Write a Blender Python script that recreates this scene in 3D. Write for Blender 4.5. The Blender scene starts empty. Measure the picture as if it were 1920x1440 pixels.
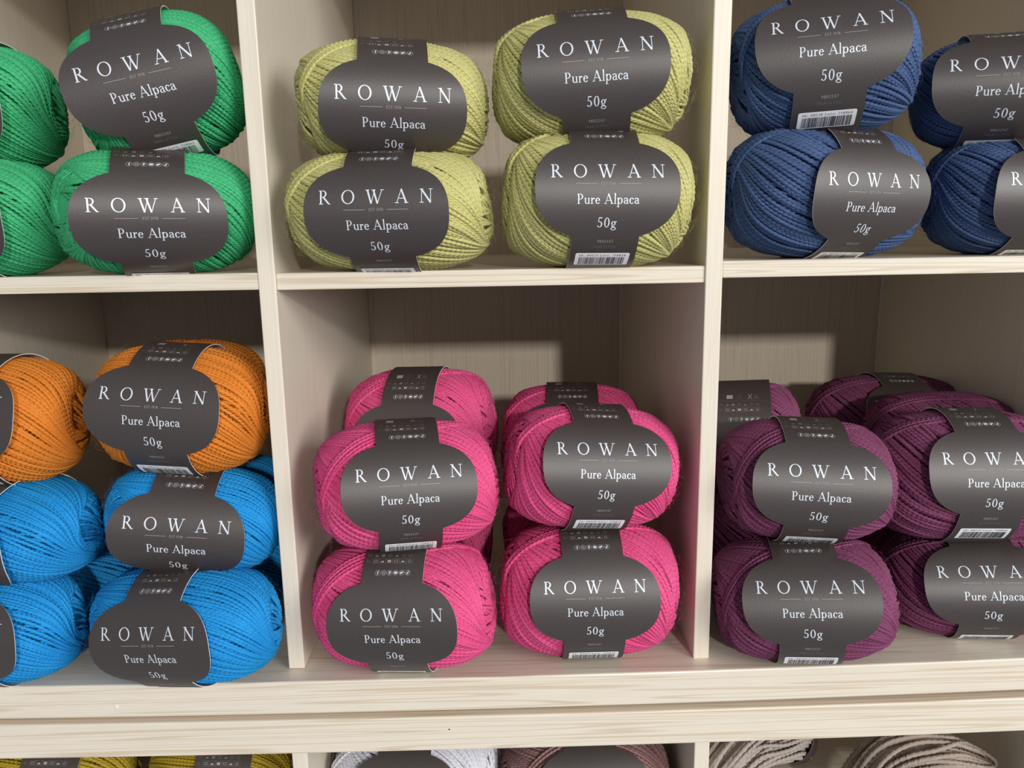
import bpy, bmesh, math, random
import numpy as np
from mathutils import Matrix, Vector

# ---------------------------------------------------------------- camera
scene = bpy.context.scene
COL = scene.collection
cam_d = bpy.data.cameras.new('camera')
cam = bpy.data.objects.new('camera', cam_d)
COL.objects.link(cam)
cam_d.sensor_fit = 'HORIZONTAL'
cam_d.sensor_width = 36.0
cam_d.lens = 1442.0 / 1920.0 * 36.0
cam_d.clip_start = 0.01
_rt = Vector((0.99970576, -0.01785128, -0.01642332))
_up = Vector((0.01956724, 0.19333199, 0.98093826))
_fw = Vector((0.01433586, 0.98097098, -0.1936244))
cam.matrix_world = Matrix(((_rt.x, _up.x, -_fw.x, 0.00442474),
                           (_rt.y, _up.y, -_fw.y, -0.45985155),
                           (_rt.z, _up.z, -_fw.z, 0.27765824), (0, 0, 0, 1)))
scene.camera = cam

# ---------------------------------------------------------------- light
world = bpy.data.worlds.new('shop_light')
scene.world = world
world.use_nodes = True
_bg = world.node_tree.nodes['Background']
_bg.inputs[0].default_value = (0.92, 0.98, 1.07, 1)
_bg.inputs[1].default_value = 0.33


def area(name, loc, target, sx, sy, power, color):
    d = bpy.data.lights.new(name, 'AREA')
    d.shape = 'RECTANGLE'; d.size = sx; d.size_y = sy
    d.energy = power; d.color = color
    o = bpy.data.objects.new(name, d); COL.objects.link(o)
    o.location = loc
    o.rotation_euler = (Vector(target) - Vector(loc)).to_track_quat('-Z', 'Y').to_euler()
    return o


area('distant_window', (1.21, -5.3, 1.64), (0.1, 0.1, 0.2), 0.22, 0.22, 125, (1.0, 0.96, 0.90))
area('shop_window', (2.6, -2.4, 1.1), (0.0, 0.1, 0.15), 1.6, 1.5, 84, (1.0, 0.98, 0.95))

vs = scene.view_settings
vs.view_transform = 'Standard'
vs.look = 'None'
vs.gamma = 1.0
vs.use_curve_mapping = False
vs.exposure = 0.0


# ---------------------------------------------------------------- materials
def lin(r, g, b):
    f = lambda c: (c / 255 / 12.92) if c / 255 <= 0.04045 else ((c / 255 + 0.055) / 1.055) ** 2.4
    return (f(r), f(g), f(b), 1.0)


def new_mat(name):
    m = bpy.data.materials.new(name); m.use_nodes = True
    nt = m.node_tree
    return m, nt, nt.nodes['Principled BSDF']


def wood_mat(name, grain, light, dark, rough=0.5, lines=0.5, pores=0.45):
    """pale melamine board; grain = axis the grain runs along"""
    m, nt, p = new_mat(name)
    N, L = nt.nodes, nt.links
    tc = N.new('ShaderNodeTexCoord')
    info = N.new('ShaderNodeObjectInfo')
    add = N.new('ShaderNodeVectorMath'); add.operation = 'ADD'
    mul = N.new('ShaderNodeMath'); mul.operation = 'MULTIPLY'; mul.inputs[1].default_value = 3.7
    L.new(info.outputs['Random'], mul.inputs[0])
    L.new(tc.outputs['Object'], add.inputs[0]); L.new(mul.outputs[0], add.inputs[1])
    mp = N.new('ShaderNodeMapping')
    sc = [120.0, 120.0, 120.0]; sc['xyz'.index(grain)] = 2.0
    mp.inputs['Scale'].default_value = sc
    L.new(add.outputs[0], mp.inputs['Vector'])
    n1 = N.new('ShaderNodeTexNoise'); n1.inputs['Scale'].default_value = 1.0
    n1.inputs['Detail'].default_value = 1.2; n1.inputs['Distortion'].default_value = 0.15
    L.new(mp.outputs[0], n1.inputs['Vector'])
    # growth rings: thin darker lines
    w = N.new('ShaderNodeMath'); w.operation = 'MULTIPLY'; w.inputs[1].default_value = 52.0
    L.new(n1.outputs['Fac'], w.inputs[0])
    sn = N.new('ShaderNodeMath'); sn.operation = 'SINE'; L.new(w.outputs[0], sn.inputs[0])
    rp = N.new('ShaderNodeMapRange'); rp.inputs[1].default_value = 0.45; rp.inputs[2].default_value = 1.0
    L.new(sn.outputs[0], rp.inputs[0])
    # fine pores
    mp2 = N.new('ShaderNodeMapping')
    sc2 = [900.0] * 3; sc2['xyz'.index(grain)] = 45.0
    mp2.inputs['Scale'].default_value = sc2
    L.new(add.outputs[0], mp2.inputs['Vector'])
    n2 = N.new('ShaderNodeTexNoise'); n2.inputs['Scale'].default_value = 1.0; n2.inputs['Detail'].default_value = 2
    L.new(mp2.outputs[0], n2.inputs['Vector'])
    mx = N.new('ShaderNodeMixRGB'); mx.inputs[1].default_value = light; mx.inputs[2].default_value = dark
    a = N.new('ShaderNodeMath'); a.operation = 'MULTIPLY'; a.inputs[1].default_value = lines
    L.new(rp.outputs[0], a.inputs[0])
    b = N.new('ShaderNodeMath'); b.operation = 'MULTIPLY_ADD'; b.inputs[1].default_value = pores
    L.new(n2.outputs['Fac'], b.inputs[0]); L.new(a.outputs[0], b.inputs[2])
    c = N.new('ShaderNodeMath'); c.operation = 'SUBTRACT'; c.use_clamp = True; c.inputs[1].default_value = 0.12
    L.new(b.outputs[0], c.inputs[0])
    L.new(c.outputs[0], mx.inputs[0])
    L.new(mx.outputs[0], p.inputs['Base Color'])
    p.inputs['Roughness'].default_value = rough
    bp = N.new('ShaderNodeBump'); bp.inputs['Strength'].default_value = 0.12; bp.inputs['Distance'].default_value = 0.0004
    L.new(n2.outputs['Fac'], bp.inputs['Height']); L.new(bp.outputs[0], p.inputs['Normal'])
    return m


W_LIGHT, W_DARK = lin(231, 222, 206), lin(205, 186, 158)
M_WX = wood_mat('pale_ash_grain_along', 'x', W_LIGHT, W_DARK, 0.32, 0.62)
M_WZ = wood_mat('pale_ash_grain_upright', 'z', W_LIGHT, W_DARK, 0.42, 0.14, 0.36)
M_BACK = wood_mat('back_panel_ash', 'z', lin(206, 194, 176), lin(176, 156, 134), 0.5, 0.3)
M_RAW = wood_mat('raw_board_edge', 'x', lin(196, 166, 124), lin(150, 118, 80), 0.9, 0.3)


def flat_mat(name, col, rough=0.5, spec=0.5):
    m, nt, p = new_mat(name)
    p.inputs['Base Color'].default_value = col
    p.inputs['Roughness'].default_value = rough
    p.inputs['Specular IOR Level'].default_value = spec
    return m


def paper_mat():
    m, nt, p = new_mat('dark_brown_paper')
    N, L = nt.nodes, nt.links
    tc = N.new('ShaderNodeTexCoord')
    n = N.new('ShaderNodeTexNoise'); n.inputs['Scale'].default_value = 900; n.inputs['Detail'].default_value = 3
    L.new(tc.outputs['Object'], n.inputs['Vector'])
    r = N.new('ShaderNodeMixRGB'); r.inputs[1].default_value = lin(48, 39, 37); r.inputs[2].default_value = lin(64, 54, 51)
    L.new(n.outputs['Fac'], r.inputs[0]); L.new(r.outputs[0], p.inputs['Base Color'])
    p.inputs['Roughness'].default_value = 0.50
    p.inputs['Specular IOR Level'].default_value = 1.0
    b = N.new('ShaderNodeBump'); b.inputs['Strength'].default_value = 0.25; b.inputs['Distance'].default_value = 0.0002
    L.new(n.outputs['Fac'], b.inputs['Height']); L.new(b.outputs[0], p.inputs['Normal'])
    return m


M_PAPER = paper_mat()
M_PEDGE = flat_mat('white_paper_core', lin(235, 233, 230), 0.8, 0.2)
M_INK = flat_mat('silver_ink', lin(226, 232, 242), 0.45)
M_INK.node_tree.nodes['Principled BSDF'].inputs['Metallic'].default_value = 0.15
M_INK2 = flat_mat('dull_silver_ink', lin(160, 158, 158), 0.5)
M_INK3 = flat_mat('faint_grey_ink', lin(112, 106, 104), 0.5)
M_STK = flat_mat('white_sticker', lin(240, 240, 244), 0.45)
M_BLK = flat_mat('black_print', lin(22, 22, 26), 0.6)
M_WHITE = flat_mat('white_fleck_light_seam', lin(232, 228, 220), 0.5)  # white of the paint fleck, and of light painted into the back corners


def yarn_mat(name, col, col2):
    m, nt, p = new_mat(name)
    N, L = nt.nodes, nt.links
    tc = N.new('ShaderNodeTexCoord')
    n = N.new('ShaderNodeTexNoise'); n.inputs['Scale'].default_value = 420; n.inputs['Detail'].default_value = 4
    L.new(tc.outputs['Object'], n.inputs['Vector'])
    n0 = N.new('ShaderNodeTexNoise'); n0.inputs['Scale'].default_value = 28; n0.inputs['Detail'].default_value = 2
    L.new(tc.outputs['Object'], n0.inputs['Vector'])
    av = N.new('ShaderNodeMath'); av.operation = 'MULTIPLY_ADD'; av.inputs[1].default_value = 0.6
    sb = N.new('ShaderNodeMath'); sb.operation = 'MULTIPLY_ADD'; sb.inputs[1].default_value = 0.9; sb.inputs[2].default_value = -0.25
    L.new(n0.outputs['Fac'], sb.inputs[0])
    L.new(n.outputs['Fac'], av.inputs[0]); L.new(sb.outputs[0], av.inputs[2]); av.use_clamp = True
    r = N.new('ShaderNodeMixRGB'); r.inputs[1].default_value = col; r.inputs[2].default_value = col2
    L.new(av.outputs[0], r.inputs[0]); L.new(r.outputs[0], p.inputs['Base Color'])
    p.inputs['Roughness'].default_value = 0.75
    p.inputs['Specular IOR Level'].default_value = 0.25
    p.inputs['Sheen Weight'].default_value = 0.25
    p.inputs['Sheen Roughness'].default_value = 0.5
    p.inputs['Sheen Tint'].default_value = col2
    b = N.new('ShaderNodeBump'); b.inputs['Strength'].default_value = 0.5; b.inputs['Distance'].default_value = 0.0004
    n3 = N.new('ShaderNodeTexNoise'); n3.inputs['Scale'].default_value = 1500; n3.inputs['Detail'].default_value = 2
    L.new(tc.outputs['Object'], n3.inputs['Vector'])
    L.new(n3.outputs['Fac'], b.inputs['Height']); L.new(b.outputs[0], p.inputs['Normal'])
    return m


YARN = {
    'green': yarn_mat('green_alpaca', lin(40, 154, 94), lin(86, 200, 142)),
    'yellow': yarn_mat('lime_alpaca', lin(182, 177, 102), lin(214, 211, 150)),
    'navy': yarn_mat('navy_alpaca', lin(50, 70, 110), lin(88, 112, 156)),
    'cyan': yarn_mat('bright_blue_alpaca', lin(8, 126, 198), lin(46, 166, 232)),
    'orange': yarn_mat('orange_alpaca', lin(204, 112, 26), lin(230, 146, 60)),
    'pink': yarn_mat('pink_alpaca', lin(208, 48, 112), lin(238, 108, 160)),
    'plum': yarn_mat('plum_alpaca', lin(100, 40, 74), lin(148, 84, 120)),
    'mustard': yarn_mat('mustard_yarn', lin(150, 128, 20), lin(190, 166, 60)),
    'silver': yarn_mat('silver_white_yarn', lin(205, 206, 216), lin(236, 236, 244)),
    'mauve': yarn_mat('mauve_brown_yarn', lin(138, 102, 102), lin(170, 134, 132)),
    'taupe': yarn_mat('taupe_yarn', lin(142, 126, 116), lin(186, 172, 160)),
    'grey': yarn_mat('ash_grey_yarn', lin(150, 138, 130), lin(190, 180, 172)),
}


# ---------------------------------------------------------------- mesh helpers
def mesh_np(name, V, F, mats, midx=None, smooth=True):
    """V (n,3) array, F list of index arrays (k,3) or (k,4)"""
    me = bpy.data.meshes.new(name)
    V = np.asarray(V, dtype=np.float32)
    me.vertices.add(len(V)); me.vertices.foreach_set('co', V.ravel())
    sizes = np.concatenate([np.full(len(f), f.shape[1], np.int32) for f in F])
    loops = np.concatenate([f.ravel() for f in F]).astype(np.int32)
    me.loops.add(len(loops)); me.loops.foreach_set('vertex_index', loops)
    me.polygons.add(len(sizes))
    st = np.zeros(len(sizes), np.int32); st[1:] = np.cumsum(sizes)[:-1]
    me.polygons.foreach_set('loop_start', st)
    if midx is not None:
        me.polygons.foreach_set('material_index', np.asarray(midx, np.int32))
    me.polygons.foreach_set('use_smooth', np.full(len(sizes), smooth))
    for m in mats:
        me.materials.append(m)
    me.update(calc_edges=True); me.validate()
    return me


def obj(name, me, parent=None, loc=(0, 0, 0)):
    o = bpy.data.objects.new(name, me); COL.objects.link(o)
    o.location = loc
    if parent is not None:
        o.parent = parent
    return o


def empty(name, loc, label=None, cat=None, group=None):
    o = bpy.data.objects.new(name, None); COL.objects.link(o)
    o.location = loc; o.empty_display_size = 0.02
    if label: o['label'] = label
    if cat: o['category'] = cat
    if group: o['group'] = group
    return o


def board(name, x0, x1, y0, y1, z0, z1, mat, parent, bend=None, bevel=0.0007, nseg=1):
    bm = bmesh.new()
    bmesh.ops.create_cube(bm, size=1.0)
    c = Vector(((x0 + x1) / 2, (y0 + y1) / 2, (z0 + z1) / 2))
    bmesh.ops.scale(bm, vec=(x1 - x0, y1 - y0, z1 - z0), verts=bm.verts)
    bmesh.ops.bevel(bm, geom=bm.edges[:], offset=bevel, segments=2, affect='EDGES', profile=0.5)
    if nseg > 1:
        for k in range(1, nseg):
            xx = (x1 - x0) * (k / nseg - 0.5)
            bmesh.ops.bisect_plane(bm, geom=bm.verts[:] + bm.edges[:] + bm.faces[:], plane_co=(xx, 0, 0), plane_no=(1, 0, 0))
    if bend:
        for v in bm.verts:
            v.co.z += bend(v.co.x + c.x)
    me = bpy.data.meshes.new(name); bm.to_mesh(me); bm.free()
    me.materials.append(mat)
    pl = parent.location
    return obj(name, me, parent, (c.x - pl.x, c.y - pl.y, c.z - pl.z))


# ---------------------------------------------------------------- shelving
H = 0.1275            # half inner width of a compartment
T = 0.0103            # board thickness
DEP = 0.3175          # depth
PITCH = 2 * H + T
SAG = lambda x: 0.026 * x * x + 0.0029 * x - 0.0006
DECK_F = -0.0145      # front edge of the bottom boards

unit = empty('shelving_unit', (0, 0.15, -0.0228), 'pale ash wood cubbyhole shelving unit filled with balls of yarn', 'shelving')
dx = [-(H + T) - PITCH, -(H + T), H, H + PITCH]
for x in dx:
    board('divider', x, x + T, 0, DEP + 0.004, 0.0, 0.530, M_WZ, unit)
shelf_top = {-1: 0.2566, 0: 0.2561, 1: 0.2588}
for k in (-1, 0, 1):
    xc = k * PITCH
    y0 = 0.0015 if k == 0 else 0.0008
    board('shelf', xc - H, xc + H, y0, DEP, shelf_top[k] - 0.0100, shelf_top[k], M_WX, unit)
    board('shelf', xc - H, xc + H, y0, DEP, 0.5160, 0.5260, M_WX, unit)
    board('back_panel', xc - H, xc + H - 0.0014, DEP, DEP + 0.004, 0.0, 0.530, M_BACK, unit)
    board('painted_light_seam', xc + H - 0.0014, xc + H, DEP - 0.0006, DEP + 0.004, 0.0, 0.530, M_WHITE, unit, bevel=0.0002)  # white strip stands in for light showing through the back panel gap
board('bottom_board', -0.46, 0.46, DECK_F, DEP + 0.004, -0.0228, 0.0, M_WX, unit, bend=SAG, bevel=0.0011, nseg=24)

low = empty('shelving_unit', (0, 0.15, -0.182), 'lower shelving unit of pale ash wood beneath the double board', 'shelving')
SAG2 = lambda x: SAG(x) - 0.0026 - 0.003 * max(0.0, x + 0.1)
board('top_board', -0.46, 0.46, DECK_F, DEP, -0.0488, -0.0245, M_WX, low, bend=SAG2, bevel=0.0011, nseg=24)
board('packing_strip', -0.46, 0.46, DECK_F + 0.006, DEP, -0.0265, -0.0222, M_RAW, low, bend=SAG, bevel=0.0003, nseg=24)
for x in (-0.1405 - PITCH, -0.1405, 0.1303, 0.1303 + PITCH):
    board('divider', x, x + T, 0, DEP, -0.172, -0.049, M_WZ, low)
board('back_panel', -0.46, 0.46, DEP, DEP + 0.004, -0.172, -0.03, M_BACK, low)
board('shelf', -0.46, 0.46, 0.0, DEP, -0.182, -0.172, M_WX, low)


def fleck(name, x, z, y, r, mat, seed, parent):
    rnd = random.Random(seed)
    bm = bmesh.new()
    bmesh.ops.create_icosphere(bm, subdivisions=1, radius=r)
    for v in bm.verts:
        v.co *= 0.75 + 0.5 * rnd.random()
        v.co.y *= 0.35
    me = bpy.data.meshes.new(name); bm.to_mesh(me); bm.free(); me.materials.append(mat)
    obj(name, me, parent, (x - parent.location.x, y - parent.location.y, z - parent.location.z))


fleck('paint_fleck', -0.2446, -0.0148, DECK_F, 0.0016, M_WHITE, 1, unit)
fleck('nail_speck', -0.0335, -0.0370, DECK_F, 0.0006, M_BLK, 2, low)


# ---------------------------------------------------------------- yarn winding
AX0, R0 = 0.060, 0.0405      # nominal half length and radius of a ball
EXPN = 0.70


def smooth_noise(rng, n, knots):
    k = rng.normal(size=knots + 3)
    x = np.linspace(0, knots, n); i = np.minimum(x.astype(int), knots - 1); f = x - i
    f = f * f * (3 - 2 * f)
    return k[i] * (1 - f) + k[i + 1] * f


def tubes(P, Nrm, rad, nv, lobe, pitch, phase):
    """P (S,n,3) centre lines, Nrm (S,n,3) reference normals -> verts, quads"""
    S, n, _ = P.shape
    Tn = np.gradient(P, axis=1); seg = np.linalg.norm(Tn, axis=2, keepdims=True); Tn = Tn / np.maximum(seg, 1e-9)
    B = np.cross(Tn, Nrm); B /= np.maximum(np.linalg.norm(B, axis=2, keepdims=True), 1e-9)
    Nn = np.cross(B, Tn)
    s = np.cumsum(seg[..., 0], axis=1)
    k = np.arange(nv)
    ang = 2 * np.pi * k[None, None, :] / nv + (2 * np.pi / pitch) * s[..., None] + phase[:, None, None]
    rr = rad[..., None] * np.where(k % 2 == 0, 1.0, lobe)[None, None, :]
    V = P[:, :, None, :] + (np.cos(ang) * rr)[..., None] * B[:, :, None, :] + (np.sin(ang) * rr)[..., None] * Nn[:, :, None, :]
    idx = np.arange(S * n * nv).reshape(S, n, nv)
    a = idx[:, :-1, :]; b = idx[:, 1:, :]
    a2 = np.roll(a, -1, axis=2); b2 = np.roll(b, -1, axis=2)
    Q = np.stack([a, a2, b2, b], -1).reshape(-1, 4)
    return V.reshape(-1, 3), Q


def ball_point(x, psi, dr=0.0):
    """x = sine of latitude along the axis, psi = angle from the front upward"""
    cl = np.sqrt(np.clip(1 - x * x, 0, 1))
    X = (AX0 + dr) * np.sign(x) * np.abs(x) ** EXPN
    rho = (R0 + dr) * cl ** EXPN
    return np.stack([X, -rho * np.cos(psi), rho * np.sin(psi)], -1)


def ball_normal(x, psi):
    cl = np.sqrt(np.clip(1 - x * x, 1e-6, 1))
    e = 2 - EXPN
    nx = np.sign(x) * np.abs(x) ** e / AX0; nr = cl ** e / R0
    v = np.stack([nx, -nr * np.cos(psi), nr * np.sin(psi)], -1)
    return v / np.linalg.norm(v, axis=-1, keepdims=True)


def winding(seed, tilt, lift, wraps):
    rng = np.random.default_rng(seed)
    Vs, Qs, off = [], [], 0

    def push(V, Q):
        nonlocal off
        Vs.append(V); Qs.append(Q + off); off += len(V)

    # core
    u = np.sin(np.linspace(-np.pi / 2, np.pi / 2, 25)); ps = np.linspace(0, 2 * np.pi, 33)[:-1]
    U, PS = np.meshgrid(u, ps, indexing='ij')
    V = ball_point(U, PS, -0.0042).reshape(-1, 3)
    idx = np.arange(25 * 32).reshape(25, 32)
    a, b = idx[:-1], idx[1:]
    push(V, np.stack([a, np.roll(a, -1, 1), np.roll(b, -1, 1), b], -1).reshape(-1, 4))

    def family(S, n, lam, phi, dr, rad, tmax, hand, tw, nv, lobe, tmin=None, wob=0.02, sink=0.003):
        t = np.linspace(-tmax if tmin is None else tmin, tmax, n)[None, :]
        lam = lam[:, None]
        xs = np.sin(lam) * np.sin(t)
        w = np.stack([smooth_noise(rng, n, 5) for _ in range(S)]) * wob
        psi = phi[:, None] - hand * np.arctan2(np.cos(lam) * np.sin(t), np.cos(t)) + w
        # the winding's poles lean away from the axis of the paper band
        cs = np.sqrt(np.clip(1 - xs * xs, 0, 1))
        dxs, dys, dzs = xs, -cs * np.cos(psi), cs * np.sin(psi)
        dxs, dys = dxs * math.cos(tilt) - dys * math.sin(tilt), dxs * math.sin(tilt) + dys * math.cos(tilt)
        dxs, dzs = dxs * math.cos(lift) - dzs * math.sin(lift), dxs * math.sin(lift) + dzs * math.cos(lift)
        x = np.clip(dxs, -0.9999, 0.9999); psi = np.arctan2(dzs, -dys)
        rw = np.stack([smooth_noise(rng, n, 7) for _ in range(S)]) * 0.00018
        # the ends dive under their neighbours
        e = np.clip((np.abs(t) - 1.15) / 0.5, 0, 1)
        dive = np.where(t < 0, e, e) * sink
        d = dr[:, None] + rw - dive
        P = ball_point(x, psi, d); Nn = ball_normal(x, psi)
        R = rad[:, None] * (1 + 0.06 * np.stack([smooth_noise(rng, n, 9) for _ in range(S)]))
        push(*tubes(P, Nn, R, nv, lobe, tw, rng.uniform(0, 6, S)))

    # under layer reaching the ends
    S = 72
    phi = np.arange(S) / S * 2 * np.pi + rng.normal(0, 0.02, S)
    family(S, 70, np.radians(74) + rng.normal(0, 0.05, S), phi, np.full(S, -0.0017), np.full(S, 0.00140), 1.75, 1, 0.012, 6, 0.70)
    # outer layer: parallel diagonal strands laid side by side
    S = 114
    base = np.arange(S) / S * 2 * np.pi
    ph = rng.uniform(0, 6, 4)
    phi = base + rng.normal(0, 0.010, S) + 0.030 * np.sin(base * 3 + ph[0]) + 0.022 * np.sin(base * 8 + ph[1])
    lam = np.radians(53) + 0.035 * np.sin(base * 2 + ph[2]) + 0.03 * np.sin(base * 7 + ph[3]) + rng.normal(0, 0.008, S)
    dr = np.clip(0.00028 * rng.normal(0, 1, S) - 0.0007, -0.0014, -0.0001)
    family(S, 180, lam, phi, dr, np.full(S, 0.00146) * (1 + 0.07 * rng.normal(0, 1, S)), 1.68, 1, 0.0118, 8, 0.56, wob=0.014, sink=0.0012)
    # last wraps lying across the others
    for c in range(wraps):
        S = int(rng.integers(2, 5))
        p0 = rng.uniform(2.2, 5.0) if c else rng.uniform(1.0, 1.7)
        phi = p0 + np.arange(S) * 0.064 + rng.normal(0, 0.006, S)
        lm = np.full(S, np.radians(rng.uniform(56, 66))) + rng.normal(0, 0.010, S)
        family(S, 180, lm, phi, np.full(S, 0.0004), np.full(S, 0.00140), 1.7, -1, 0.0118, 8, 0.56, wob=0.008, sink=0.0045)
    V = np.concatenate(Vs); Q = np.concatenate(Qs)
    return mesh_np('yarn_winding', V, [Q], [YARN['green']])


def fuzz(seed, count=460):
    rng = np.random.default_rng(seed + 100)
    x = rng.choice([-1, 1], count) * rng.uniform(0.64, 0.985, count); psi = rng.uniform(0, 2 * np.pi, count)
    P0 = ball_point(x, psi, 0.0002); N0 = ball_normal(x, psi)
    d = rng.normal(size=(count, 3)); d -= (d * N0).sum(1, keepdims=True) * N0
    d /= np.linalg.norm(d, axis=1, keepdims=True)
    Ln = rng.gamma(3.0, 0.0010, count)[:, None] + 0.001
    out = rng.uniform(0.15, 0.75, count)[:, None]; curl = rng.normal(0, 0.5, (count, 3))
    t = np.linspace(0, 1, 6)[None, :, None]
    P = P0[:, None, :] + Ln[:, None, :] * (d[:, None, :] * t + N0[:, None, :] * out[:, None, :] * t * (1.3 - t * 0.7) + curl[:, None, :] * 0.4 * t * t * (1 - 0.3 * t))
    Nn = np.repeat(N0[:, None, :], 6, 1) + 0.01
    rad = np.full((count, 6), 0.000034)
    V, Q = tubes(P, Nn, rad, 3, 1.0, 1.0, np.zeros(count))
    return mesh_np('fuzz', V, [Q], [YARN['green']])


NVAR = 5
# right pole leaning back (for balls seen from their right), left pole leaning back, near level
WIND = [winding(0, 0.62, 0.04, 0), winding(1, 0.58, -0.04, 0), winding(2, -0.60, 0.06, 1), winding(3, 0.06, 0.16, 1), winding(4, -0.06, -0.12, 1)]
FUZZ = [fuzz(s) for s in range(NVAR)]

# ---------------------------------------------------------------- lettering
# flat geometry lists: (quad corners (4,2), ink index); unit = cap height
TK, TN = 0.122, 0.050


def seg(x0, y0, x1, y1, w0, w1=None):
    w1 = w0 if w1 is None else w1
    d = np.array([x1 - x0, y1 - y0], float); L = np.hypot(*d); n = np.array([-d[1], d[0]]) / max(L, 1e-9)
    m = max(1, int(math.ceil(L / 0.34)))
    out = []
    for i in range(m):
        a, b = i / m, (i + 1) / m
        pa = np.array([x0, y0]) + d * a; pb = np.array([x0, y0]) + d * b
        wa = (w0 + (w1 - w0) * a) / 2; wb = (w0 + (w1 - w0) * b) / 2
        out.append([pa - n * wa, pb - n * wb, pb + n * wb, pa + n * wa])
    return out


def arc(cx, cy, rx, ry, a0, a1, wmin=TN, wmax=TK, n=None):
    n = n or max(4, int(abs(a1 - a0) / 20))
    out = []; prev = None
    for i in range(n + 1):
        a = math.radians(a0 + (a1 - a0) * i / n)
        w = wmin + (wmax - wmin) * abs(math.cos(a)) ** 1.5
        c, s = math.cos(a), math.sin(a)
        po = np.array([cx + (rx + 0) * c, cy + (ry + 0) * s])
        nn = np.array([c * ry, s * rx]); nn /= np.hypot(*nn)
        cur = (po, po - nn * w)
        if prev is not None:
            out.append([prev[1], prev[0], cur[0], cur[1]])
        prev = cur
    return out


def srf(x0, x1, y):
    return seg(x0, y, x1, y, TN)


XH = 0.60
G = {}
G['R'] = (0.86, seg(.18, 0, .18, 1, TK) + srf(.03, .34, .025) + srf(.03, .3, .975) + arc(.34, .745, .27, .255, -90, 90) + srf(.2, .36, .975) + srf(.2, .36, .515) + seg(.36, .52, .76, .03, TK, TK * .9) + srf(.7, .88, .025))
G['O'] = (1.02, arc(.51, .5, .48, .515, 0, 360, n=26))
G['W'] = (1.34, seg(.12, 1, .40, -.01, TK) + seg(.40, 0, .66, .95, TN) + seg(.56, 1, .86, -.01, TK) + seg(.86, 0, 1.2, 1, TN) + srf(-.02, .27, .975) + srf(.42, .72, .975) + srf(1.08, 1.34, .975))
G['A'] = (0.98, seg(.13, 0, .47, 1, TN) + seg(.45, 1.02, .84, 0, TK) + seg(.25, .34, .66, .34, TN) + srf(0, .28, .025) + srf(.68, .99, .025))
G['N'] = (1.0, seg(.17, 0, .17, 1, TN) + seg(.14, 1, .83, 0, TK) + seg(.83, 0, .83, 1, TN) + srf(.02, .3, .975) + srf(.03, .32, .025) + srf(.69, .98, .975))
G['P'] = (0.72, seg(.18, 0, .18, 1, TK) + srf(.04, .34, .025) + srf(.04, .3, .975) + arc(.34, .72, .29, .28, -90, 90) + srf(.2, .36, .975) + srf(.2, .36, .465))
G['E'] = (0.72, seg(.16, 0, .16, 1, TK) + seg(.05, .97, .62, .97, .08) + seg(.05, .03, .66, .03, .08) + seg(.16, .52, .5, .52, .07) + seg(.62, .97, .62, .78, .06) + seg(.66, .03, .66, .24, .06))
G['S'] = (0.62, arc(.3, .74, .24, .26, 30, 270, .09, .13) + arc(.3, .27, .26, .27, -150, 90, .09, .13))
G['T'] = (0.8, seg(.4, 0, .4, 1, TK) + seg(.05, .97, .75, .97, .08) + seg(.06, .97, .06, .8, .06) + seg(.74, .97, .74, .8, .06) + srf(.26, .54, .025))
G['M'] = (1.15, seg(.15, 0, .2, 1, TN) + seg(.2, 1, .55, 0, TK) + seg(.55, 0, .92, 1, TN) + seg(.95, 0, .92, 1, TK) + srf(.02, .3, .025) + srf(.8, 1.1, .025))
G['U'] = (0.9, seg(.18, 1, .18, .3, TK) + arc(.45, .32, .33, .33, 180, 360, .07, .12) + seg(.75, 1, .75, .3, TN) + srf(.04, .34, .975) + srf(.6, .9, .975))
G['L'] = (0.7, seg(.16, 0, .16, 1, TK) + srf(.04, .3, .975) + seg(.05, .03, .62, .03, .08) + seg(.62, .03, .62, .24, .06))
G['u'] = (0.64, seg(.14, XH, .14, .2, TK * .9) + arc(.3, .2, .22, .21, 180, 300, .06, .13) + seg(.49, XH, .49, 0, TK * .9) + srf(.02, .14, XH - .03) + srf(.38, .49, XH - .03) + seg(.49, .03, .6, .03, TN) + seg(.36, .03, .48, .14, TN))
G['r'] = (0.46, seg(.15, 0, .15, XH, TK * .9) + srf(.03, .15, XH - .03) + srf(.03, .3, .025) + seg(.16, .42, .34, .57, TN, .1) + seg(.3, .53, .43, .53, .12))
G['e'] = (0.56, arc(.28, .3, .25, .315, 10, 325, .055, .13) + seg(.06, .345, .51, .345, TN))
G['l'] = (0.3, seg(.15, 0, .15, 1.06, TK * .9) + srf(.03, .15, 1.03) + srf(.03, .28, .025))
G['p'] = (0.66, seg(.15, -.33, .15, XH, TK * .9) + srf(.02, .15, XH - .03) + srf(.03, .3, -.305) + arc(.35, .3, .26, .315, -150, 150, .055, .14) + srf(.15, .3, .57))
G['a'] = (0.56, seg(.42, .42, .42, .08, TK * .85) + arc(.25, .41, .23, .2, 0, 160, .06, .12) + arc(.24, .17, .2, .185, 70, 320, .055, .125) + seg(.24, .345, .42, .37, TN) + seg(.4, .03, .55, .05, .07))
G['c'] = (0.52, arc(.29, .3, .25, .315, 40, 320, .055, .14) + seg(.4, .5, .5, .46, .1))
G['d'] = (0.66, seg(.49, 0, .49, 1.06, TK * .9) + srf(.36, .49, 1.03) + arc(.28, .3, .25, .315, 30, 330, .055, .14) + srf(.49, .62, .025))
G['i'] = (0.3, seg(.15, 0, .15, XH, TK * .9) + srf(.03, .15, XH - .03) + srf(.03, .28, .025) + seg(.15, .78, .15, .93, .15))
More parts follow.
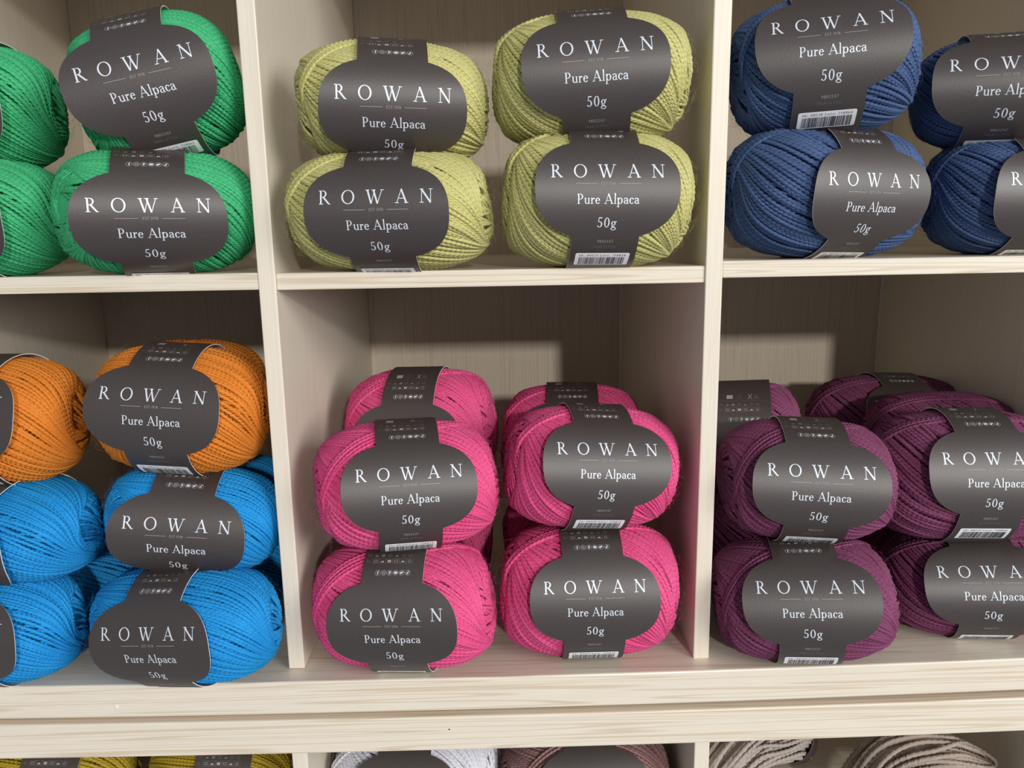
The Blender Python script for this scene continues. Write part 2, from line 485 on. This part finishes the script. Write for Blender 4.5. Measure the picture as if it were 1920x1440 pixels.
G['n'] = (0.68, seg(.15, 0, .15, XH, TK * .9) + srf(.03, .15, XH - .03) + srf(.03, .28, .025) + arc(.35, .4, .22, .215, 0, 150, .055, .13) + seg(.52, .4, .52, 0, TK * .9) + srf(.4, .64, .025))
G['o'] = (0.6, arc(.3, .3, .27, .315, 0, 360, .055, .14))
G['t'] = (0.42, seg(.17, .8, .17, .1, TK * .9) + seg(.03, .57, .36, .57, TN) + arc(.28, .13, .16, .14, 180, 300, .06, .12))
G['h'] = (0.68, seg(.15, 0, .15, 1.06, TK * .9) + srf(.03, .15, 1.03) + srf(.03, .28, .025) + arc(.35, .4, .22, .215, 0, 150, .055, .13) + seg(.52, .4, .52, 0, TK * .9) + srf(.4, .64, .025))
G['g'] = (0.62, arc(.27, .39, .22, .23, 0, 360, .055, .13) + seg(.16, .2, .13, .08, .07) + seg(.13, .06, .42, .02, .11, .12) + arc(.29, -.15, .27, .17, 0, 360, .06, .09) + seg(.42, .54, .58, .58, .09))
G['0'] = (0.62, arc(.31, .48, .27, .5, 0, 360, .055, .13))
G['1'] = (0.46, seg(.24, 0, .24, .97, TK) + seg(.08, .82, .24, .95, TN) + srf(.1, .38, .025))
G['2'] = (0.58, arc(.28, .72, .23, .26, -20, 170, .06, .13) + seg(.46, .64, .08, .06, .11, .07) + seg(.05, .05, .53, .05, .1))
G['3'] = (0.56, arc(.26, .74, .21, .24, -90, 150, .06, .13) + arc(.26, .26, .25, .27, -150, 90, .06, .13))
G['4'] = (0.6, seg(.4, 0, .4, .97, TK) + seg(.4, .95, .05, .3, TN) + seg(.03, .28, .57, .28, .08))
G['5'] = (0.58, seg(.16, .95, .48, .95, .1) + seg(.17, .95, .13, .53, .06) + arc(.25, .3, .27, .31, -150, 115, .06, .13))
G['7'] = (0.56, seg(.05, .93, .53, .93, .1) + seg(.51, .93, .2, 0, .07, .13))
G['8'] = (0.6, arc(.3, .74, .21, .24, 0, 360, .07, .13) + arc(.3, .25, .26, .27, 0, 360, .07, .13))
G['6'] = (0.6, arc(.3, .3, .26, .31, 0, 360, .06, .13) + arc(.5, .3, .46, .68, 100, 180, .06, .12))
G['9'] = (0.6, arc(.3, .66, .26, .31, 0, 360, .06, .13) + arc(.1, .66, .46, .68, -80, 0, .06, .12))
G[':'] = (0.24, seg(.12, .05, .12, .2, .15) + seg(.12, .42, .12, .57, .15))
G[' '] = (0.34, [])


def text(s, cx, y, cap, width, ink, bold=1.0):
    """lay a line out, scaled to the given cap height and total width, centred on cx"""
    adv = sum(G[c][0] for c in s)
    n = len(s) - 1
    gap = (width / cap - adv) / n
    out = []; x = 0.0
    for c in s:
        for q in G[c][1]:
            out.append(([(cx - width / 2 + (x + p[0]) * cap, y + p[1] * cap) for p in q], ink))
        x += G[c][0] + gap
    return out


def shp(lst, ink):
    return [([tuple(p) for p in q], ink) for q in lst]


def rect(x0, y0, x1, y1, ink):
    return [([(x0, y0), (x1, y0), (x1, y1), (x0, y1)], ink)]


def frame(x0, y0, x1, y1, w, ink):
    return rect(x0, y0, x1, y0 + w, ink) + rect(x0, y1 - w, x1, y1, ink) + rect(x0, y0, x0 + w, y1, ink) + rect(x1 - w, y0, x1, y1, ink)


def ring(cx, cy, r, w, ink, n=14):
    return shp(arc(cx, cy, r, r, 0, 360, w, w, n), ink)


# units: 1 = width of the plaque; y = distance along the band, up positive
LET = []
LET += text('ROWAN', 0.0, 0.062, 0.093, 0.785, 0)
LET += rect(-.223, .0205, -.075, .0235, 1) + rect(.075, .0205, .223, .0235, 1)
LET += text('EST 1978', 0.0, 0.013, 0.0185, 0.098, 1)
LET += text('Pure Alpaca', 0.0, -0.112, 0.066, 0.43, 0)
LET += text('50g', 0.0, -0.272, 0.070, 0.138, 0)
LET += text('9802247', 0.0, -0.392, 0.023, 0.112, 1)
LET += text('Made in Peru', 0.0, -0.437, 0.024, 0.168, 2)
# round icons
IY = 0.418
for k in range(6):
    x = (k - 2.5) * 0.0465
    LET += ring(x, IY, 0.0215, 0.0028, 1)
x = -2.5 * .0465
LET += shp(seg(x, IY - .014, x, IY + .008, .005) + seg(x - .006, IY + .001, x + .007, IY + .001, .004) + seg(x, IY + .009, x + .008, IY + .012, .005), 0)
x = -1.5 * .0465
LET += frame(x - .011, IY - .011, x + .011, IY + .011, .0028, 1) + ring(x, IY, .0062, .0026, 1, 8)
x = -0.5 * .0465
LET += shp(seg(x - .003, IY - .014, x, IY + .008, .0042), 0) + ring(x + .001, IY + .003, .009, .004, 0, 9)
x = 0.5 * .0465
LET += rect(x - .012, IY - .009, x + .012, IY + .009, 0)
x = 1.5 * .0465
LET += shp(seg(x - .011, IY - .008, x + .008, IY + .006, .011, .013) + seg(x - .012, IY + .006, x - .001, IY - .002, .005) + seg(x + .006, IY + .007, x + .013, IY + .008, .004), 0)
x = 2.5 * .0465
LET += ring(x - .003, IY - .005, .0075, .0045, 0, 9) + shp(seg(x + .003, IY - .006, x + .003, IY + .013, .0042) + seg(x + .003, IY + .012, x + .010, IY + .006, .004), 0)
# care symbols, two rows
for r, (y0, ink) in enumerate(((0.500, 1), (0.552, 2))):
    LET += text('US' if r else 'EU', -0.200, y0 + .004, .022, .034, 2)
    for k in range(6):
        x = -0.145 + k * 0.053
        if r == 0:
            LET += frame(x - .0265, y0 - .008, x + .0265, y0 + .036, .0018, 2)
        kind = (k + r) % 6
        if kind in (0, 3):
            LET += frame(x - .014, y0 + .003, x + .014, y0 + .024, .003, ink)
        elif kind in (1, 4):
            LET += [([(x - .016, y0 + .002), (x + .016, y0 + .002), (x + .006, y0 + .017), (x - .006, y0 + .017)], ink)]
        elif kind == 2:
            LET += rect(x - .014, y0 + .002, x + .014, y0 + .024, ink)
        else:
            LET += ring(x, y0 + .013, .013, .003, ink, 10)
# gauge and needle marks
LET += rect(-.15, .635, -.095, .68, 1)
for k in range(3):
    LET += rect(-.15, .646 + k * .011, -.095, .648 + k * .011, 3)
LET += text('22', -0.04, .664, .02, .03, 2) + text('28', -0.04, .634, .02, .03, 2)
LET += shp(seg(.04, .628, .075, .688, .004) + seg(.075, .628, .04, .688, .004), 1)
for k in range(3):
    LET += rect(.09, .636 + k * .019, .14 - .012 * k, .641 + k * .019, 2)
LET += rect(-.2, .608, .2, .6095, 2)


def sticker_geo(code):
    g = []
    y1, y0 = -0.488, -0.640
    g += text(code, 0.0, -0.522, 0.020, 0.335, 1)
    rnd = random.Random(code)
    x = -0.165
    while x < 0.165:
        w = rnd.choice((.0022, .0022, .0035, .006))
        g += rect(x, -0.630, min(x + w, .168), -0.534, 1)
        x += w + rnd.choice((.0025, .0032, .0055))
    return g, (-0.195, 0.195, y0, y1)


def tess(geo, maxh):
    """split quads along y so that they follow the bend"""
    V, ink = [], []
    for q, k in geo:
        q = np.array(q, float)
        h = q[:, 1].max() - q[:, 1].min()
        n = max(1, int(math.ceil(h / maxh)))
        # split along whichever pair of edges is more upright
        e01 = abs(q[1, 1] - q[0, 1]); e12 = abs(q[2, 1] - q[1, 1])
        for i in range(n):
            a, b = i / n, (i + 1) / n
            if e01 >= e12:
                c = [q[0] + (q[1] - q[0]) * a, q[0] + (q[1] - q[0]) * b, q[3] + (q[2] - q[3]) * b, q[3] + (q[2] - q[3]) * a]
            else:
                c = [q[0] + (q[3] - q[0]) * a, q[1] + (q[2] - q[1]) * a, q[1] + (q[2] - q[1]) * b, q[0] + (q[3] - q[0]) * b]
            V += c; ink.append(k)
    return np.array(V), np.array(ink)


LET_V, LET_I = tess(LET, 0.03)
LET_I = np.minimum(LET_I, 3)
PW = 0.0805                     # plaque width in metres
PH = 0.735                      # plaque height / width along the band
STRAP = 0.475                   # strap width / plaque width


def band_profile(b, c, th0):
    """cross-section of the band: returns function (arc length from plaque centre) -> (y, z, ny, nz) and total length"""
    th = np.linspace(th0 - np.pi, th0 + np.pi, 721)
    y = -b * np.cos(th); z = c * np.sin(th)
    s = np.concatenate([[0], np.cumsum(np.hypot(np.diff(y), np.diff(z)))])
    s0 = np.interp(th0, th, s)
    ny = -c * np.cos(th); nz = b * np.sin(th)
    nl = np.hypot(ny, nz); ny /= nl; nz /= nl

    def f(q):
        q = np.clip(q + s0, 0, s[-1])
        return np.interp(q, s, y), np.interp(q, s, z), np.interp(q, s, ny), np.interp(q, s, nz)
    return f, -s0, s[-1] - s0


def half_width(t):
    """half width of the band at distance t (in plaque widths) from the plaque centre"""
    u = np.abs(t) / (PH / 2)
    w = 0.5 * np.clip(1 - np.clip(u, 0, 1) ** 2.35, 0, 1) ** (1 / 2.35)
    return np.where(u < 1, np.maximum(w, STRAP / 2), STRAP / 2)


def make_band(root, cz, b, c, th0, lx, code, pw):
    f, sa, sb = band_profile(b + 0.0019, c + 0.0019, th0)
    e = PH / 2 * pw
    # rows: dense on the plaque, a double row where the shoulder steps in
    ucrit = (1 - STRAP ** 2.35) ** (1 / 2.35) * e
    rows = np.unique(np.concatenate([np.linspace(sa, -e, 40), np.linspace(-e, e, 90), np.linspace(e, sb, 40),
                                     np.linspace(0.8 * e, e, 20), -np.linspace(0.8 * e, e, 20)]))
    w = half_width(rows / pw) * pw
    th = 0.00046
    # the paper springs a little off the ball at the plaque's sides
    cols = np.array([-1, -0.5, 0, 0.5, 1.0])
    y, z, ny, nz = f(rows)
    V = []
    for k in (0, 1):
        o = th * k
        for cc in cols:
            V.append(np.stack([lx + cc * w, y + ny * o, cz + z + nz * o], -1))
    n = len(rows); m = len(cols)
    V = np.concatenate(V)
    ix = np.arange(2 * m * n).reshape(2, m, n)
    Q, I = [], []

    def add(a, b_, c_, d, k):
        q = np.stack([a, b_, c_, d], -1).reshape(-1, 4); Q.append(q); I.extend([k] * len(q))
    t1 = ix[1]; t0 = ix[0]
    add(t1[:-1, :-1], t1[1:, :-1], t1[1:, 1:], t1[:-1, 1:], 0)
    add(t0[:-1, :-1], t0[:-1, 1:], t0[1:, 1:], t0[1:, :-1], 1)
    # cut edges, white, with their own vertices
    base = len(V)
    Vx = [V]
    for cidx in (0, m - 1):
        A = V[t0[cidx]]; B = V[t1[cidx]]
        Vx += [A, B]
        ia = np.arange(n) + base; ib = ia + n; base += 2 * n
        add(ia[:-1], ia[1:], ib[1:], ib[:-1], 1)
    me = mesh_np('paper_band', np.concatenate(Vx), Q, [M_PAPER, M_PEDGE], I, smooth=True)
    band = obj('paper_band', me, root)

    def place(Vf, lift):
        y, z, ny, nz = f(Vf[:, 1] * pw)
        return np.stack([lx + Vf[:, 0] * pw, y + ny * lift, cz + z + nz * lift], -1)

    o = th + 0.00012
    lm = mesh_np('lettering', place(LET_V, o), [np.arange(len(LET_V)).reshape(-1, 4)], [M_INK, M_INK2, M_INK3, M_PAPER], LET_I, smooth=False)
    obj('lettering', lm, band)
    if code:
        geo, (x0, x1, y0, y1) = sticker_geo(code)
        # rounded white label
        r = 0.014; pts = []
        for (px, py, a0) in ((x1 - r, y1 - r, 0), (x0 + r, y1 - r, 90), (x0 + r, y0 + r, 180), (x1 - r, y0 + r, 270)):
            for k in range(4):
                a = math.radians(a0 + 30 * k); pts.append((px + r * math.cos(a), py + r * math.sin(a)))
        rowsy = np.unique(np.concatenate([np.linspace(y0, y1, 10), [p[1] for p in pts]]))
        hw = []
        for yy in rowsy:
            d = max(0.0, max((y0 + r) - yy, yy - (y1 - r)))
            hw.append(x1 - r + math.sqrt(max(r * r - d * d, 0)))
        hw = np.array(hw)
        Vf = np.concatenate([np.stack([-hw, rowsy], -1), np.stack([hw, rowsy], -1)])
        k = len(rowsy); a = np.arange(k - 1)
        Q0 = np.stack([a, a + k, a + k + 1, a + 1], -1)
        V0 = place(Vf, o + 0.0001)
        gv, gi = tess(geo, 0.03)
        V1 = place(gv, o + 0.00022)
        Q1 = np.arange(len(gv)).reshape(-1, 4) + len(V0)
        sm = mesh_np('barcode_sticker', np.concatenate([V0, V1]), [Q0, Q1], [M_STK, M_BLK], [0] * len(Q0) + [1] * len(Q1), smooth=False)
        obj('barcode_sticker', sm, band)['label'] = 'white barcode sticker'
    return band


CODES = {'green': 'Sh: 00127 Lote: 718861', 'yellow': 'Sh: 00124 Lote: 718858', 'navy': 'Sh: 00130 Lote: 718864',
         'orange': 'Sh: 00123 Lote: 718857', 'cyan': 'Sh: 00128 Lote: 718862', 'pink': 'Sh: 00129 Lote: 718859',
         'plum': 'Sh: 00133 Lote: 718860', 'mustard': 'Sh: 00121 Lote: 718853', 'silver': 'Sh: 00101 Lote: 718841', 'mauve': 'Sh: 00104 Lote: 718844'}

GROUP = {'green': 'green balls of yarn', 'yellow': 'lime yellow balls of yarn', 'navy': 'navy blue balls of yarn',
         'orange': 'orange balls of yarn', 'cyan': 'bright blue balls of yarn', 'pink': 'pink balls of yarn',
         'plum': 'plum purple balls of yarn', 'mustard': 'mustard balls of yarn', 'silver': 'balls in the lower unit', 'mauve': 'balls in the lower unit'}


def yarn_ball(i, kind, loc, yaw, roll, size, th, lx, label, pw=PW):
    ax, b, c = size
    root = empty('yarn_ball', loc, label, 'yarn ball', GROUP[kind])
    root.rotation_euler = (0, math.radians(-roll), math.radians(yaw))
    v = i % 2 if loc[0] < -0.1 else 2 if (loc[0] > 0.25 or (loc[0] > 0.1 and yaw > 5)) else 3 + i % 2
    for nm, meshes in (('yarn_winding', WIND), ('fuzz', FUZZ)):
        o = obj(nm, meshes[v], root, (0, 0, c))
        o.scale = (ax / AX0, b / R0, c / R0)
        o.material_slots[0].link = 'OBJECT'
        o.material_slots[0].material = YARN[kind]
        if nm == 'fuzz':
            o['kind'] = 'stuff'
    if th is not None:
        make_band(root, c, b, c, math.radians(th), lx, CODES[kind], pw)
    return root


# key, yarn, base, yaw, roll, (half length, half depth, half height), band angle, band shift
BALLS = [
    ('G4','green',(-0.3068,0.0220,0.2567),-2.8,-1.0,(0.0485,0.0410,0.0349),-4.4,0.0000),
    ('G2','green',(-0.2000,0.0179,0.2566),17.3,-0.6,(0.0562,0.0410,0.0362),-9.2,0.0000),
    ('G3','green',(-0.3054,0.0300,0.3186),-1.4,-1.0,(0.0462,0.0410,0.0357),-3.7,-0.0000),
    ('G1','green',(-0.1846,0.0253,0.3245),8.1,13.4,(0.0477,0.0410,0.0399),-2.2,0.0000),
    ('Y2','yellow',(-0.0593,0.0160,0.2561),-3.8,-0.0,(0.0632,0.0410,0.0353),-3.3,0.0000),
    ('Y4','yellow',(0.0630,0.0160,0.2561),2.3,-0.8,(0.0592,0.0410,0.0398),7.2,-0.0000),
    ('Y1','yellow',(-0.0576,0.0239,0.3179),7.7,-1.6,(0.0584,0.0410,0.0346),-13.6,0.0000),
    ('Y3','yellow',(0.0627,0.0219,0.3272),-2.6,2.7,(0.0605,0.0410,0.0369),3.0,0.0000),
    ('N2','navy',(0.2068,0.0297,0.2591),16.0,-1.7,(0.0668,0.0410,0.0391),-4.8,0.0000),
    ('N4','navy',(0.3293,0.0350,0.2588),2.1,-0.8,(0.0545,0.0410,0.0361),-1.3,-0.0000),
    ('N1','navy',(0.1995,0.0236,0.3308),-13.1,2.3,(0.0546,0.0410,0.0386),13.1,-0.0000),
    ('N3','navy',(0.3170,0.0351,0.3241),-18.0,-0.8,(0.0519,0.0410,0.0322),4.4,-0.0075),
    ('B4','cyan',(-0.3229,0.0021,0.0001),-4.4,1.0,(0.0555,0.0350,0.0363),7.8,-0.0000),
    ('B2','cyan',(-0.1952,-0.0059,0.0015),-12.2,5.5,(0.0631,0.0350,0.0361),4.2,-0.0000),
    ('B3','cyan',(-0.3130,0.0161,0.0647),-16.9,-0.6,(0.0582,0.0410,0.0324),-6.7,-0.0000),
    ('B1','cyan',(-0.1997,0.0177,0.0653),4.2,-6.4,(0.0545,0.0360,0.0338),1.0,-0.0000),
    ('B5','cyan',(-0.3037,0.0950,0.0001),0.0,-1.3,(0.0502,0.0410,0.0331),None,0.0000),
    ('O2','orange',(-0.3148,0.0240,0.1256),-5.4,0.1,(0.0515,0.0410,0.0398),15.5,0.0000),
    ('O1','orange',(-0.2014,0.0241,0.1307),-2.7,-3.6,(0.0533,0.0410,0.0398),12.0,0.0000),
    ('O3','orange',(-0.2278,0.1150,0.1120),0.0,-1.3,(0.0543,0.0410,0.0450),None,0.0000),
    ('P4','pink',(-0.0595,0.0064,0.0002),-5.8,1.7,(0.0610,0.0360,0.0411),3.0,0.0000),
    ('P6','pink',(0.0601,0.0189,0.0000),-0.1,0.2,(0.0615,0.0410,0.0434),13.8,-0.0000),
    ('P3','pink',(-0.0579,0.0159,0.0797),9.4,-0.8,(0.0602,0.0410,0.0398),15.1,0.0000),
    ('P5','pink',(0.0587,0.0256,0.0867),7.8,-4.6,(0.0585,0.0410,0.0390),19.9,0.0000),
    ('P1','pink',(-0.0545,0.1118,0.0924),-10.1,1.6,(0.0584,0.0410,0.0421),-3.5,0.0000),
    ('P2','pink',(0.0580,0.1180,0.0749),-3.3,-0.3,(0.0563,0.0410,0.0431),16.5,0.0000),
    ('U2','plum',(0.2009,0.0052,0.0008),-11.1,4.2,(0.0588,0.0410,0.0390),22.7,-0.0000),
    ('U4','plum',(0.3285,0.0318,0.0008),-11.5,4.1,(0.0578,0.0410,0.0356),21.7,-0.0000),
    ('U1','plum',(0.1994,0.0181,0.0785),-7.5,-1.5,(0.0557,0.0410,0.0380),13.1,0.0000),
    ('U3','plum',(0.3143,0.0340,0.0687),-4.3,0.1,(0.0624,0.0410,0.0431),18.4,0.0000),
    ('U5','plum',(0.1954,0.1142,0.0774),-16.8,3.9,(0.0445,0.0410,0.0416),-13.3,-0.0000),
    ('U6','plum',(0.3391,0.1899,0.0576),3.8,-2.1,(0.0709,0.0410,0.0463),24.8,0.0000),
    ('U7','plum',(0.3425,0.1120,0.0707),0.0,-1.3,(0.0577,0.0410,0.0402),None,0.0000),
    ('L1','mustard',(-0.3438,0.0496,-0.1704),5,-6.1,(0.0651,0.0410,0.0478),4.4,0.0139),
    ('L2','mustard',(-0.2156,0.0496,-0.1709),5,-6.1,(0.0520,0.0410,0.0461),2.3,0.0073),
    ('L3','silver',(-0.0631,0.0498,-0.1716),-5.4,2.7,(0.0638,0.0410,0.0459),22.6,0.0000),
    ('L4','mauve',(0.0633,0.0500,-0.1720),2.7,0.6,(0.0659,0.0410,0.0437),27.3,0.0000),
    ('P7','pink',(-0.0575,0.112,0),0,0,(0.056,0.0400,0.0458),None,0.0),
    ('P8','pink',(0.0575,0.118,0),0,0,(0.056,0.0400,0.0373),None,0.0),
    ('U8','plum',(0.2,0.115,0),0,0,(0.056,0.0400,0.039),None,0.0),
    ('U9','plum',(0.335,0.112,0),0,0,(0.05,0.0400,0.0353),None,0.0),
    ('U10','plum',(0.335,0.195,0),0,0,(0.05,0.0400,0.029),None,0.0),
    ('B6','cyan',(-0.2135,0.115,0),0,0,(0.05,0.0400,0.028),None,0.0),
    ('B7','cyan',(-0.2135,0.115,0.0555),0,0,(0.05,0.0400,0.028),None,0.0),
]
LABELS = {
    'G1': 'green yarn ball tilted on its brown paper band, on top of another, against the divider',
    'G2': 'green yarn ball with level brown band resting on the shelf beside the divider',
    'G3': 'green yarn ball cut by the left edge, upper one of its pair',
    'G4': 'green yarn ball cut by the left edge, lower one resting on the shelf',
    'Y1': 'lime yellow yarn ball stacked upper left, its 50g line touching the ball below',
    'Y2': 'lime yellow yarn ball lower left on the middle shelf',
    'Y3': 'lime yellow yarn ball stacked upper right with its band tilted slightly up',
    'Y4': 'lime yellow yarn ball lower right on the shelf, barcode sticker showing',
    'N1': 'navy blue yarn ball cut by the top edge, white barcode sticker showing',
    'N2': 'navy blue yarn ball resting on the shelf beside the divider, band turned right',
    'N3': 'navy blue yarn ball cut by the right edge, upper one of its pair',
    'N4': 'navy blue yarn ball cut by the right edge, lower one on the shelf',
    'O1': 'orange yarn ball on top of the bright blue ones, beside the divider',
    'O2': 'orange yarn ball cut by the left edge above the bright blue yarn',
    'O3': 'orange yarn ball mostly hidden behind the labelled orange one by the divider',
    'B1': 'bright blue yarn ball directly under the orange ball beside the divider',
    'B2': 'bright blue yarn ball on the bottom board beside the divider, lowest of its stack',
    'B3': 'bright blue yarn ball cut by the left edge, just under the orange one',
    'B4': 'bright blue yarn ball cut by the left edge, on the bottom board',
    'B5': 'bright blue yarn ball mostly hidden in the gap behind the front bright blue balls',
    'B6': 'bright blue yarn ball on the bottom board hidden at the back by the divider',
    'B7': 'bright blue yarn ball hidden directly beneath the rear orange ball',
    'P1': 'pink yarn ball at the back left, only its upper half showing',
    'P2': 'pink yarn ball at the back right, only its top showing over another',
    'P3': 'pink yarn ball front left, upper of its stack, sticker touching the ball below',
    'P4': 'pink yarn ball front left on the bottom board, band turned slightly left',
    'P5': 'pink yarn ball front right, upper of its stack, barcode sticker showing',
    'P6': 'pink yarn ball front right resting on the bottom board',
    'P7': 'pink yarn ball hidden beneath the back left pink one',
    'P8': 'pink yarn ball hidden beneath the back right pink one',
    'U1': 'plum purple yarn ball beside the divider, upper one of the front stack',
    'U2': 'plum purple yarn ball beside the divider, lower one on the bottom board',
    'U3': 'plum purple yarn ball cut by the right edge, upper one of its pair',
    'U4': 'plum purple yarn ball cut by the right edge, lower one on the bottom board',
    'U5': 'plum purple yarn ball behind the front stack, partly hidden by the divider',
    'U6': 'plum purple yarn ball farthest back, dark band showing at its top',
    'U7': 'plum purple yarn ball with no band showing, wedged behind the right front pair',
    'U8': 'plum purple yarn ball hidden beneath the one by the divider at the back',
    'U9': 'plum purple yarn ball hidden beneath the one without a visible band',
    'U10': 'plum purple yarn ball hidden beneath the farthest back one',
    'L1': 'mustard yarn ball under the double board, cut by the left edge',
    'L2': 'mustard yarn ball under the double board, beside the lower divider',
    'L3': 'silvery white yarn ball under the double board with dark band',
    'L4': 'mauve brown yarn ball under the double board with dark band',
}
for i, (key, kind, loc, yaw, roll, size, th, lx) in enumerate(BALLS):
    yarn_ball(i, kind, loc, yaw, roll, size, th, lx, LABELS[key])


# ---------------------------------------------------------------- twisted hanks in the lower right cubbyhole
def hank(name, label, kind, path, radii, strands, turns, seed, band_at=None):
    rng = np.random.default_rng(seed)
    path = np.array(path, float)
    n = 90
    # Catmull-Rom through the control points
    k = len(path); ext = np.vstack([2 * path[0] - path[1], path, 2 * path[-1] - path[-2]])
    u = np.linspace(0, k - 1 - 1e-6, n); i = u.astype(int); f = (u - i)[:, None]
    p0, p1, p2, p3 = ext[i], ext[i + 1], ext[i + 2], ext[i + 3]
    C = 0.5 * (2 * p1 + (p2 - p0) * f + (2 * p0 - 5 * p1 + 4 * p2 - p3) * f ** 2 + (3 * p1 - p0 - 3 * p2 + p3) * f ** 3)
    R = np.interp(np.linspace(0, 1, n), np.linspace(0, 1, len(radii)), radii)
    T_ = np.gradient(C, axis=0); T_ /= np.linalg.norm(T_, axis=1, keepdims=True)
    ref = np.array([0, -1.0, 0]); B = np.cross(T_, ref); B /= np.linalg.norm(B, axis=1, keepdims=True); Nn = np.cross(B, T_)
    base = C[n // 2].copy(); base[2] = C[:, 2].min() - R.max()
    root = empty('yarn_hank', base, label, 'yarn hank', 'twisted hanks in the lower unit')
    root_loc = base
    P, NR = [], []
    for ring_k, (rf, cnt) in enumerate(((1.0, strands), (0.86, strands))):
        for s in range(cnt):
            a = 2 * np.pi * s / cnt + rng.normal(0, 0.05) + turns * 2 * np.pi * np.linspace(0, 1, n) + 0.10 * smooth_noise(rng, n, 6)
            rr = R * rf * (1 + 0.05 * smooth_noise(rng, n, 6) + rng.normal(0, 0.03))
            d = np.cos(a)[:, None] * B + np.sin(a)[:, None] * Nn
            P.append(C + d * rr[:, None]); NR.append(d)
    P = np.array(P); NR = np.array(NR)
    S = len(P)
    rad = np.full((S, n), 0.0017) * np.clip(0.35 + R / R.max(), 0.5, 1.15)[None, :]
    V, Q = tubes(P, NR, rad, 6, 0.75, 0.014, rng.uniform(0, 6, S))
    # core
    a = np.linspace(0, 2 * np.pi, 17)[:-1]
    CV = (C[:, None, :] + 0.82 * R[:, None, None] * (np.cos(a)[None, :, None] * B[:, None, :] + np.sin(a)[None, :, None] * Nn[:, None, :])).reshape(-1, 3)
    ix = np.arange(n * 16).reshape(n, 16); A, B2 = ix[:-1], ix[1:]
    CQ = np.stack([A, np.roll(A, -1, 1), np.roll(B2, -1, 1), B2], -1).reshape(-1, 4) + len(V)
    V = np.concatenate([V, CV]) - root_loc
    obj('yarn_strands', mesh_np('yarn_strands', V, [Q, CQ], [YARN[kind]]), root)
    if band_at is not None:
        j0, j1 = int(band_at[0] * n), int(band_at[1] * n)
        a = np.linspace(0, 2 * np.pi, 41)[:-1]
        BV = []
        for o in (0.0024, 0.0028):
            BV.append((C[j0:j1, None, :] + (R[j0:j1, None, None] + o) * (np.cos(a)[None, :, None] * B[j0:j1, None, :] + np.sin(a)[None, :, None] * Nn[j0:j1, None, :])).reshape(-1, 3))
        m = j1 - j0; qs = []
        for k2 in (0, 1):
            ix = np.arange(m * 40).reshape(m, 40) + k2 * m * 40
            A, B2 = ix[:-1], ix[1:]
            qs.append(np.stack([A, np.roll(A, -1, 1), np.roll(B2, -1, 1), B2], -1).reshape(-1, 4))
        for row in (0, m - 1):
            i0 = np.arange(40) + row * 40; i1 = i0 + m * 40
            qs.append(np.stack([i0, np.roll(i0, -1), np.roll(i1, -1), i1], -1))
        obj('paper_band', mesh_np('paper_band', np.concatenate(BV) - root_loc, qs, [M_PLUMPAPER]), root)
    return root


M_PLUMPAPER = flat_mat('dark_plum_paper', lin(66, 50, 56), 0.5)
hank('yarn_hank', 'taupe twisted hank of yarn bulging under the double board at the right', 'taupe',
     [(0.262, 0.062, -0.160), (0.272, 0.052, -0.142), (0.296, 0.05, -0.121), (0.330, 0.046, -0.121), (0.358, 0.052, -0.138), (0.372, 0.075, -0.160)],
     [0.006, 0.015, 0.021, 0.022, 0.020, 0.006], 34, 0.3, 5)
hank('yarn_hank', 'ash grey hank of yarn looped beside the lower right divider', 'grey',
     [(0.160, 0.075, -0.162), (0.166, 0.06, -0.130), (0.192, 0.068, -0.112), (0.222, 0.085, -0.118), (0.240, 0.105, -0.138), (0.246, 0.13, -0.162)],
     [0.005, 0.017, 0.020, 0.020, 0.017, 0.006], 32, 0.35, 6, band_at=(0.66, 0.84))
